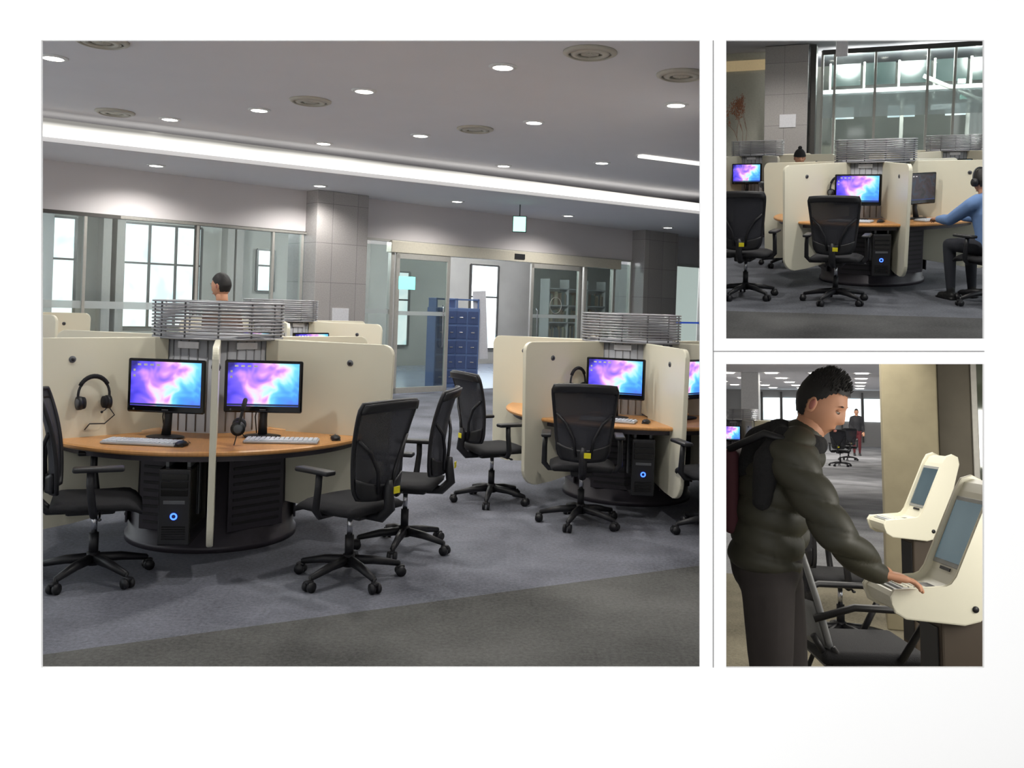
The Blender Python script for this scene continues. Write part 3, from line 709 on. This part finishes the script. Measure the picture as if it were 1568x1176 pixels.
# ------------------------------------------------------------ ROOM 2
fl2=carpet('carpet_room_b',(80,80,80),(98,100,106),(.03,8.9))
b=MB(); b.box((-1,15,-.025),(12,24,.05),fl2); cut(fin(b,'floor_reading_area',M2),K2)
b=MB(); b.box((-1,14.5,3.48),(12,25,.06),mat('ceiling_paint_grey',(170,170,176),.9,var=.03)); cut(fin(b,'ceiling_reading_area',M2),K2)
b=MB(); b.box((3.7,15,1.7),(.1,24,3.6),wallg); fin(b,'wall_right',M2)
b=MB(); b.box((3.62,11,1.8),(.02,9.0,2.4),daywin)  # glowing window out of view, added as fill for the reading area
for i in range(7): b.box((3.6,6.5+1.5*i,1.8),(.06,.06,2.4),frame_s)
fin(b,'window_12',M2)
b=MB(); b.box((-1,26.6,1.9),(12,.1,4),mat('atrium_wall',(186,186,178),.8,var=.2,scale=1)); cut(fin(b,'wall_atrium',M2),K2)
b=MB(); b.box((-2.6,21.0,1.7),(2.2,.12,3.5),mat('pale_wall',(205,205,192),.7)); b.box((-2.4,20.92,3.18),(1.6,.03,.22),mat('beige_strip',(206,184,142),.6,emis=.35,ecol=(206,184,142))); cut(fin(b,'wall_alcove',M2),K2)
b=MB(); b.box((-1.34,20.1,1.72),(.84,.84,3.44),granite,.01); b.box((-1.3,19.67,1.95),(.32,.02,.26),labelm,.003); b.box((-.84,20.2,1.72),(.12,.6,3.44),framed,.01); fin(b,'pillar',M2)
b=MB()
for x in (-.7,-.45,.35,1.35,1.85,2.6,3.3): b.box((x,21,1.7),(.05,.08,3.4),frame_s,.004)
b.box((1.4,21,3.36),(4.2,.1,.1),framed); b.box((1.4,21,1.7),(4.2,.012,3.3),glassm)
b.box((1.4,20.98,2.25),(4.2,.004,.5),frost); fin(b,'window_8',M2)
b=MB()
for i in range(5):
    x=-.6+.75*i; b.box((x+.34,23.5,3.02),(.66,.02,.5),tealwin); b.box((x,23.5,2.85),(.05,.05,.9),frame_s)
b.box((1.3,23.6,2.62),(4.2,.3,.14),labelm,.01)
b.box((1.9,23.4,2.2),(.6,.05,.12),labelm,M=None); b.tube([(1.4,23.2,2.9),(3.2,23.2,2.0)],.05,frame_s,8)
for x,w in ((-.3,.5),(1.0,.6),(2.2,.5)): b.box((x,24,2.15),(w,.02,.28),daywin)
b.box((2.2,23.3,2.75),(.16,.02,.10),exitm); b.box((2.25,23.3,2.4),(.14,.02,.10),exitm)
for x in (-.5,1.0,2.4): b.box((x,23.7,1.3),(.08,.08,2.6),frame_s)
fin(b,'balcony',M2)
b=MB(); tw=mat('twig_bark',(134,92,70),.8); potm=mat('plant_pot',(150,140,128),.6)
b.rev([(.0,0),(.15,0),(.19,.34),(.16,.34),(.14,.30),(0,.30)],potm,32,closed=False)
def twig(p,d,L,r,lv):
    q=p+d*L; mid=(p+q)/2+V((random.uniform(-.05,.05),0,random.uniform(-.02,.02))); b.tube([p,mid,q],r,tw,5,rr=[r,r*.85,r*.6])
    if lv<=1:
        for k in range(3): b.ell(p.lerp(q,.3+.3*k)+V((random.uniform(-.06,.06),random.uniform(-.04,.04),random.uniform(-.05,.05))),(.022,.022,.018),mat('dry_leaf',(160,110,84),.8),sub=1)
    if lv==0: return
    for k in range(3): twig(q,(d+V((random.uniform(-.9,.9),random.uniform(-.4,.4),random.uniform(-.3,.4)))).normalized(),L*.66,r*.6,lv-1)
twig(V((0,0,.3)),V((0,0,1)),.90,.025,4); cut(fin(b,'potted_tree',M2@T(-2.20,20.2)@Matrix.Diagonal((.42,.42,1.0,1))),K2)
b=MB(); b.box((0,0,0),(.20,.06,.34),labelm,.008); b.cyl((0,0,.15),(0,0,.30),.012,.012,greyp,8); fin(b,'hanging_sign',M2@T(-.27,17.6,3.17))
for x,y in ((-.57,17.6),(1.55,17.6)): inst('ceiling_downlight',ME_dl,M2@T(x,y,3.45))
for x,y in ((-.5,12.0),(1.2,9.6),(.1,7.6),(1.9,15.0),(-1.4,17.8),(.6,17.6),(-.9,9.0)):
    inst('ceiling_downlight',ME_dl,M2@T(x,y,3.45)); spot(M2,x,y,3.38,120)  # more downlights out of view, added to brighten the reading area
for x in (-.2,1.2,2.6):
    l=bpy.data.lights.new('atrium_lamp','POINT'); l.energy=260; l.color=(.97,1,.97); l.shadow_soft_size=.3
    o=bpy.data.objects.new('atrium_lamp',l); sc.collection.objects.link(o); o.matrix_world=M2@T(x,22.4,3.3)
EX,EY=.214,11.16
inst('computer_workstation_pod',ME_pod,M2@T(EX,EY)@RZ(-76))
cut(inst('computer_workstation_pod',ME_pod,M2@T(-1.55,16.2)@RZ(-70)),K2)
inst('computer_workstation_pod',ME_pod,M2@T(1.5,16.4)@RZ(-64))
station(M2,EX,EY,-106); station(M2,EX,EY,-46,mon=ME_mond); station(M2,-1.55,16.2,-100,K2,kb=False,ms=False); station(M2,1.5,16.4,-94,kb=False,ms=False)
put('computer_tower',ME_pc,M2,EX+.065,EY-.86,.19,.05,-1)
px,py=pol(EX,EY,-136,.6); put('headphones',ME_hs,M2,px+.045,py-.045,.98,.7,-.7)
chair(M2,-.14,9.55,.12,1); chair(M2,-1.03,9.7,.12,1,K2,1.04); chair(M2,-.80,12.2,1,.1,K2); 
hat=mat('black_knit',(20,20,22),.95,bump=.4,scale=150)
person('visitor_in_beanie',M2,stand(-.78,14.6,.2,-1,1.42),mat('dark_coat',(34,34,38),.85),jeans,shoeb,face=(.2,-1,-.1),voxel=.022,beanie=hat)
chs=(1.24,9.70); fdir=V((-.55,.83,0)).normalized(); sdir=V((fdir.y,-fdir.x,0))
chair(M2,chs[0],chs[1],fdir.x,fdir.y)
g=lambda a,f_,z:V((chs[0],chs[1],0))+sdir*a+fdir*f_+V((0,0,z))
J=dict(pelvis=g(0,-.02,.56),waist=g(0,0,.69),chest=g(0,.04,.85),neck=g(0,.10,1.02),head=g(0,.15,1.16),sh_r=g(.18,.07,.95),sh_l=g(-.18,.07,.95),el_r=g(.22,.28,.80),el_l=g(-.24,.28,.80),wr_r=g(.12,.52,.785),wr_l=g(-.16,.54,.785),hip_r=g(.09,0,.56),hip_l=g(-.09,0,.56),kn_r=g(.12,.42,.54),kn_l=g(-.12,.42,.54),an_r=g(.12,.36,.09),an_l=g(-.14,.34,.09))
def hsx(mb):
    Mh=frameM((fdir.x,fdir.y,-.35),(0,0,1),J['head'])
    mb.tube([(.098*math.cos(math.radians(a)),0,.02+.125*math.sin(math.radians(a))) for a in range(0,181,12)],.009,dark,8,M=Mh)
    for k in (-1,1): mb.cyl((k*.105,0,.0),(k*.078,0,.0),.040,.042,dark,20,M=Mh)
person('seated_reader',M2,J,mat('blue_shirt',(100,130,176),.8,var=.1,scale=14),jeans,shoeb,face=(fdir.x,fdir.y,-.35),voxel=.014,extra=hsx)

# ------------------------------------------------------------ ROOM 3
fl3=carpet('carpet_room_c',(132,126,110),(146,146,148),(.0,9.0))
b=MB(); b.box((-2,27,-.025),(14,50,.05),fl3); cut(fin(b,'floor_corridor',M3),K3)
b=MB(); b.box((-2,27,2.73),(14,50,.06),ceil1); cut(fin(b,'ceiling_corridor',M3),K3)
b=MB(); b.box((-2,48,1.35),(14,.1,2.7),wallg)
cut(fin(b,'wall_end',M3),K3)
b=MB()
for i in range(7): b.box((-4.9+.95*i,47.93,1.75),(.8,.02,1.1),daywin2); b.box((-5.37+.95*i,47.9,1.4),(.08,.06,2.4),framed)
cut(fin(b,'window_9',M3),K3)
b=MB(); b.box((.365,7.45,1.35),(.37,.5,2.7),concrete,.01); cut(fin(b,'concrete_column',M3),K3)
b=MB(); b.box((.68,7.6,1.35),(.22,.3,2.7),mat('post_grey',(126,120,108),.7,var=.15,scale=6),.01); b.box((.81,7.45,1.35),(.04,.08,2.7),frame_s,.004); b.box((1.0,7.42,1.35),(.04,.08,2.7),frame_s,.004); b.box((1.6,7.42,1.35),(1.6,.012,2.7),glassd); cut(fin(b,'window_10',M3),K3)
b=MB(); b.box((1.8,9.5,1.35),(2.4,.1,2.7),mat('side_wall',(156,156,132),.8,var=.3,scale=3)); cut(fin(b,'wall_side',M3),K3)
b=MB()
for x,y in ((1.1,20),(1.1,30)): b.box((x,y,1.35),(.7,.7,2.7),concrete,.01)
cut(fin(b,'concrete_column',M3),K3)
for i in range(6):
    for j in range(5):
        inst('ceiling_downlight',ME_dl,M3@T(-4.8+1.25*i,28+4*j,2.69)@Matrix.Diagonal((2.2,2.2,1,1)))
for x,y in ((-3,30),(-1,22),(-3,40),(-.6,35),(-.8,12.5)): spot(M3,x,y,2.6 if y>19 else 1.9,320 if y>19 else 80)  # the low near spot is an added fill without a fixture
for x,y,a in ((-2.45,21,-70),(-3.6,25,-60)):
    cut(inst('computer_workstation_pod',ME_pod,M3@T(x,y)@RZ(a)),K3); station(M3,x,y,a-30,K3,kb=False,ms=False)
b=MB(); b.box((-2.9,28,1.35),(.5,.5,2.7),trimw,.01); cut(fin(b,'pillar',M3),K3)
b=MB(); b.box((-2.2,24,.9),(.5,.4,.5),dark,.02); b.box((-2.2,24,.33),(.1,.1,.65),dark); b.box((-2.2,24,.02),(.5,.4,.04),dark); fin(b,'display_stand',M3)
chair(M3,-.45,29,.2,1); chair(M3,-.25,33,-.2,1)
red=mat('maroon_trousers',(96,34,40),.8)
person('walking_visitor',M3,stand(0.03,37,.1,-1,1.75),mat('dark_jacket',(28,28,32),.8),red,shoeb,face=(.1,-1,0),voxel=.025)
kw=mat('kiosk_white',(228,225,206),.3,var=.02,scale=3); kg=mat('kiosk_grey',(150,152,150),.4); kp=mat('kiosk_pedestal',(72,62,52),.6,var=.1,scale=5)
def m_kiosk():
    b=MB()
    out=[(.262,.895),(.268,.915),(.255,.930),(.06,.938),(.028,.952),(.005,.985),(-.125,1.285),(-.145,1.318),(-.178,1.33),(-.208,1.315),(-.214,1.285),(-.115,.95),(-.095,.885),(-.055,.845),(.0,.83),(.215,.848),(.25,.868)]
    Mk=RZ(90)
    b.prism(out,.30,kw,.006,M=Mk)
    o2=[(.272,.893),(.280,.918),(.262,.944),(.065,.952),(.042,.962),(.020,.99),(-.110,1.292),(-.132,1.332),(-.176,1.346),(-.216,1.328),(-.224,1.285),(-.125,.95),(-.104,.880),(-.060,.835),(.0,.820),(.22,.838),(.26,.860)]
    for s in (-1,1): b.prism(o2,.022,kw,.007,M=T(s*.16,0,0)@Mk)
    p0=V((0,.005,.985)); p1=V((0,-.125,1.285)); d=(p1-p0).normalized(); nrm=V((0,d.z,-d.y)); 
    Ms=Matrix(((1,0,0,0),(0,nrm.y,d.y,p0.y),(0,nrm.z,d.z,p0.z),(0,0,0,1)))
    b.box((0,.002,.165),(.285,.006,.275),kg,.002,M=Ms); b.box((0,.006,.165),(.255,.004,.24),kscreen,M=Ms)
    b.box((0,.005,.015),(.10,.004,.012),dark,.001,M=Ms)
    b.box((0,.15,.934),(.28,.18,.006),kg,.002); b.box((0,.17,.940),(.26,.105,.010),keys,.003)
    for r in range(4):
        for i in range(12): b.box((-.114+.0207*i,.135+.023*r,.947),(.017,.018,.006),kw,.002)
    b.box((-.02,.085,.938),(.12,.05,.008),dark,.003)
    b.cyl((.171,-.04,.88),(.176,-.04,.88),.012,.012,dark,12); b.cyl((-.171,-.04,.88),(-.176,-.04,.88),.012,.012,dark,12)
    b.box((0,-.06,.42),(.24,.26,.84),kp,.01); b.box((0,-.06,.01),(.32,.34,.02),kp,.005); b.box((0,.073,.5),(.18,.006,.6),dark,.002)
    return b.mesh('information_kiosk')
ME_k=m_kiosk()
inst('information_kiosk',ME_k,M3@T(.295,3.74)@HD(-.94,-.34)@Matrix.Diagonal((.78,.92,.955,1))); inst('information_kiosk',ME_k,M3@T(.33,6.05)@HD(-.94,-.34)@Matrix.Diagonal((.78,.90,.955,1)))
b=MB()
vg=mat('chair_shell_grey',(130,132,134),.4)
b.box((0,0,.455),(.48,.46,.06),blackm,.028,seg=3,smooth=True); b.box((0,0,.42),(.44,.42,.02),dark,.008)
def bk(s,t_): return V((s*(.215-.02*abs(2*t_-1)),-.235-.11*t_+.05*s*s,.50+.38*t_))
b.surf(bk,10,10,-.01,meshf); b.surf(lambda s,t_:bk(s,t_*.5)+V((0,-.014,0)),10,6,-.012,vg)
edge=[bk(-1,j/10) for j in range(11)]+[bk(-1+.2*i,1) for i in range(1,10)]+[bk(1,1-j/10) for j in range(11)]+[bk(1-.2*i,0) for i in range(1,10)]
b.tube(edge,.015,vg,8,closed=True)
for k in (-1,1):
    b.tube([(k*.23,-.26,.62),(k*.27,-.10,.68),(k*.275,.12,.675),(k*.27,.19,.62),(k*.25,.10,.46)],.016,dark,8)
    b.tube([(k*.22,.12,.43),(k*.25,.24,.0)],.012,dark,8); b.tube([(k*.22,-.18,.50),(k*.22,-.12,.42),(k*.25,-.28,.0)],.012,dark,8); b.tube([(k*.22,-.18,.43),(k*.22,.16,.43)],.012,dark,8); b.tube([(k*.2,-.2,.45),(k*.21,-.26,.55)],.014,dark,8)
b.tube([(-.22,.12,.43),(.22,.12,.43)],.012,dark,8)
fin(b,'visitor_chair',M3@T(-.01,4.60)@HD(.93,.3))
chair(M3,-.12,6.6,.9,.2)
jk=mat('olive_down_jacket',(52,51,40),.55,var=.15,scale=9,bump=.15); blk=mat('black_knit_scarf',(20,20,23),.9,var=.3,scale=90,bump=.5); tr=mat('charcoal_trousers',(50,45,45),.85)
def quilt(p):
    return .016*abs(math.sin((p.z+p.x*.25)*math.pi/.085))**.5-.009
J=dict(pelvis=(-.315,3.50,.99),waist=(-.305,3.50,1.09),chest=(-.27,3.50,1.24),neck=(-.180,3.50,1.42),head=(-.118,3.50,1.535),
 sh_r=(-.215,3.34,1.345),sh_l=(-.20,3.66,1.345),el_r=(-.065,3.29,1.10),el_l=(-.22,3.74,1.10),wr_r=(.055,3.47,.965),wr_l=(-.26,3.68,.93),
 hip_r=(-.30,3.41,.88),hip_l=(-.28,3.58,.88),kn_r=(-.29,3.40,.50),kn_l=(-.24,3.58,.50),an_r=(-.33,3.40,.09),an_l=(-.25,3.59,.09))
def scarf(mb):
    def f(b):
        caps(b,[(-.25,3.42,1.41),(-.20,3.39,1.39),(-.15,3.43,1.39),(-.135,3.50,1.39),(-.15,3.57,1.39),(-.22,3.58,1.41),(-.27,3.50,1.43),(-.25,3.43,1.42)],[.042]*8,blk)
        caps(b,[(-.26,3.50,1.43),(-.32,3.46,1.39),(-.36,3.45,1.30)],[.055,.068,.05],blk)
        caps(b,[(-.24,3.40,1.42),(-.29,3.33,1.34),(-.31,3.32,1.20)],[.04,.050,.035],blk)
    mb.addmesh(blob(f,.011,4),blk)
    rp=mat('backpack_maroon',(70,30,38),.8)
    mb.box((-.425,3.52,1.22),(.05,.24,.30),rp,.02,seg=4,smooth=True)
    mb.tube([(-.43,3.41,1.37),(-.30,3.345,1.43),(-.20,3.34,1.40)],.014,dark,8)
person('leaning_man',M3,J,jk,tr,shoeb,face=(.90,-.20,-.46),disp=quilt,puff=1.0,voxel=.010,handv=.0035,curl=14,hdir_r=(.92,.30,-.18),hdir_l=(-.1,-.2,-1),palm_r=(.0,.0,-1),palm_l=(0,-1,0),extra=scarf,sleeve=1.08,hsc=(.98,.92,1.0),spiky=.016)
b=MB(); b.box((0,0,.2),(.26,.26,.40),mat('bin_grey',(130,132,130),.4,.4),.015); b.box((0,0,.41),(.27,.27,.03),yellow,.008); b.box((0,-.133,.22),(.18,.004,.12),labelm); fin(b,'recycling_bin',M3@T(.62,4.9))
def area(R,x,y,z,sx,sy,P,look,col=(1,.96,.88)):
    l=bpy.data.lights.new('side_fill_lamp','AREA'); l.shape='RECTANGLE'; l.size=sx; l.size_y=sy; l.energy=P; l.color=col
    o=bpy.data.objects.new('side_fill_lamp',l); sc.collection.objects.link(o)
    q=(V(look)-V((x,y,z))).to_track_quat('-Z','Y').to_matrix().to_4x4(); q.translation=(x,y,z); o.matrix_world=R@q
area(M3,1.15,3.3,1.35,.8,.6,12,(-.3,3.6,1.1))  # unseen side lamp added to light the leaning man
area(M3,1.0,4.6,1.3,.8,.6,16,(-.4,6,.6))  # second unseen side lamp, added to lift the background
# unseen fill lamp added edge-on under the divider slab (slopes with the slab)
l=bpy.data.lights.new('slab_fill_lamp','AREA'); l.shape='RECTANGLE'; l.size=.9; l.size_y=7; l.energy=70; l.color=(1,.96,.88)
o=bpy.data.objects.new('slab_fill_lamp',l); sc.collection.objects.link(o)
zz=planeV(540,1)[1].normalized()*-1; yy=(PW(1300,540,8)-C).normalized(); xx=yy.cross(zz).normalized(); Mx=Matrix.Identity(4)
for i,c in enumerate((xx,yy,zz)):
    for r in range(3): Mx[r][i]=c[r]
Mx.translation=PW(1300,540.5,7.5); o.matrix_world=Mx
# ------------------------------------------------------------ world
w=bpy.data.worlds.new('world'); sc.world=w; w.use_nodes=True; w.node_tree.nodes['Background'].inputs[0].default_value=(1,1,1,1); w.node_tree.nodes['Background'].inputs[1].default_value=1.12
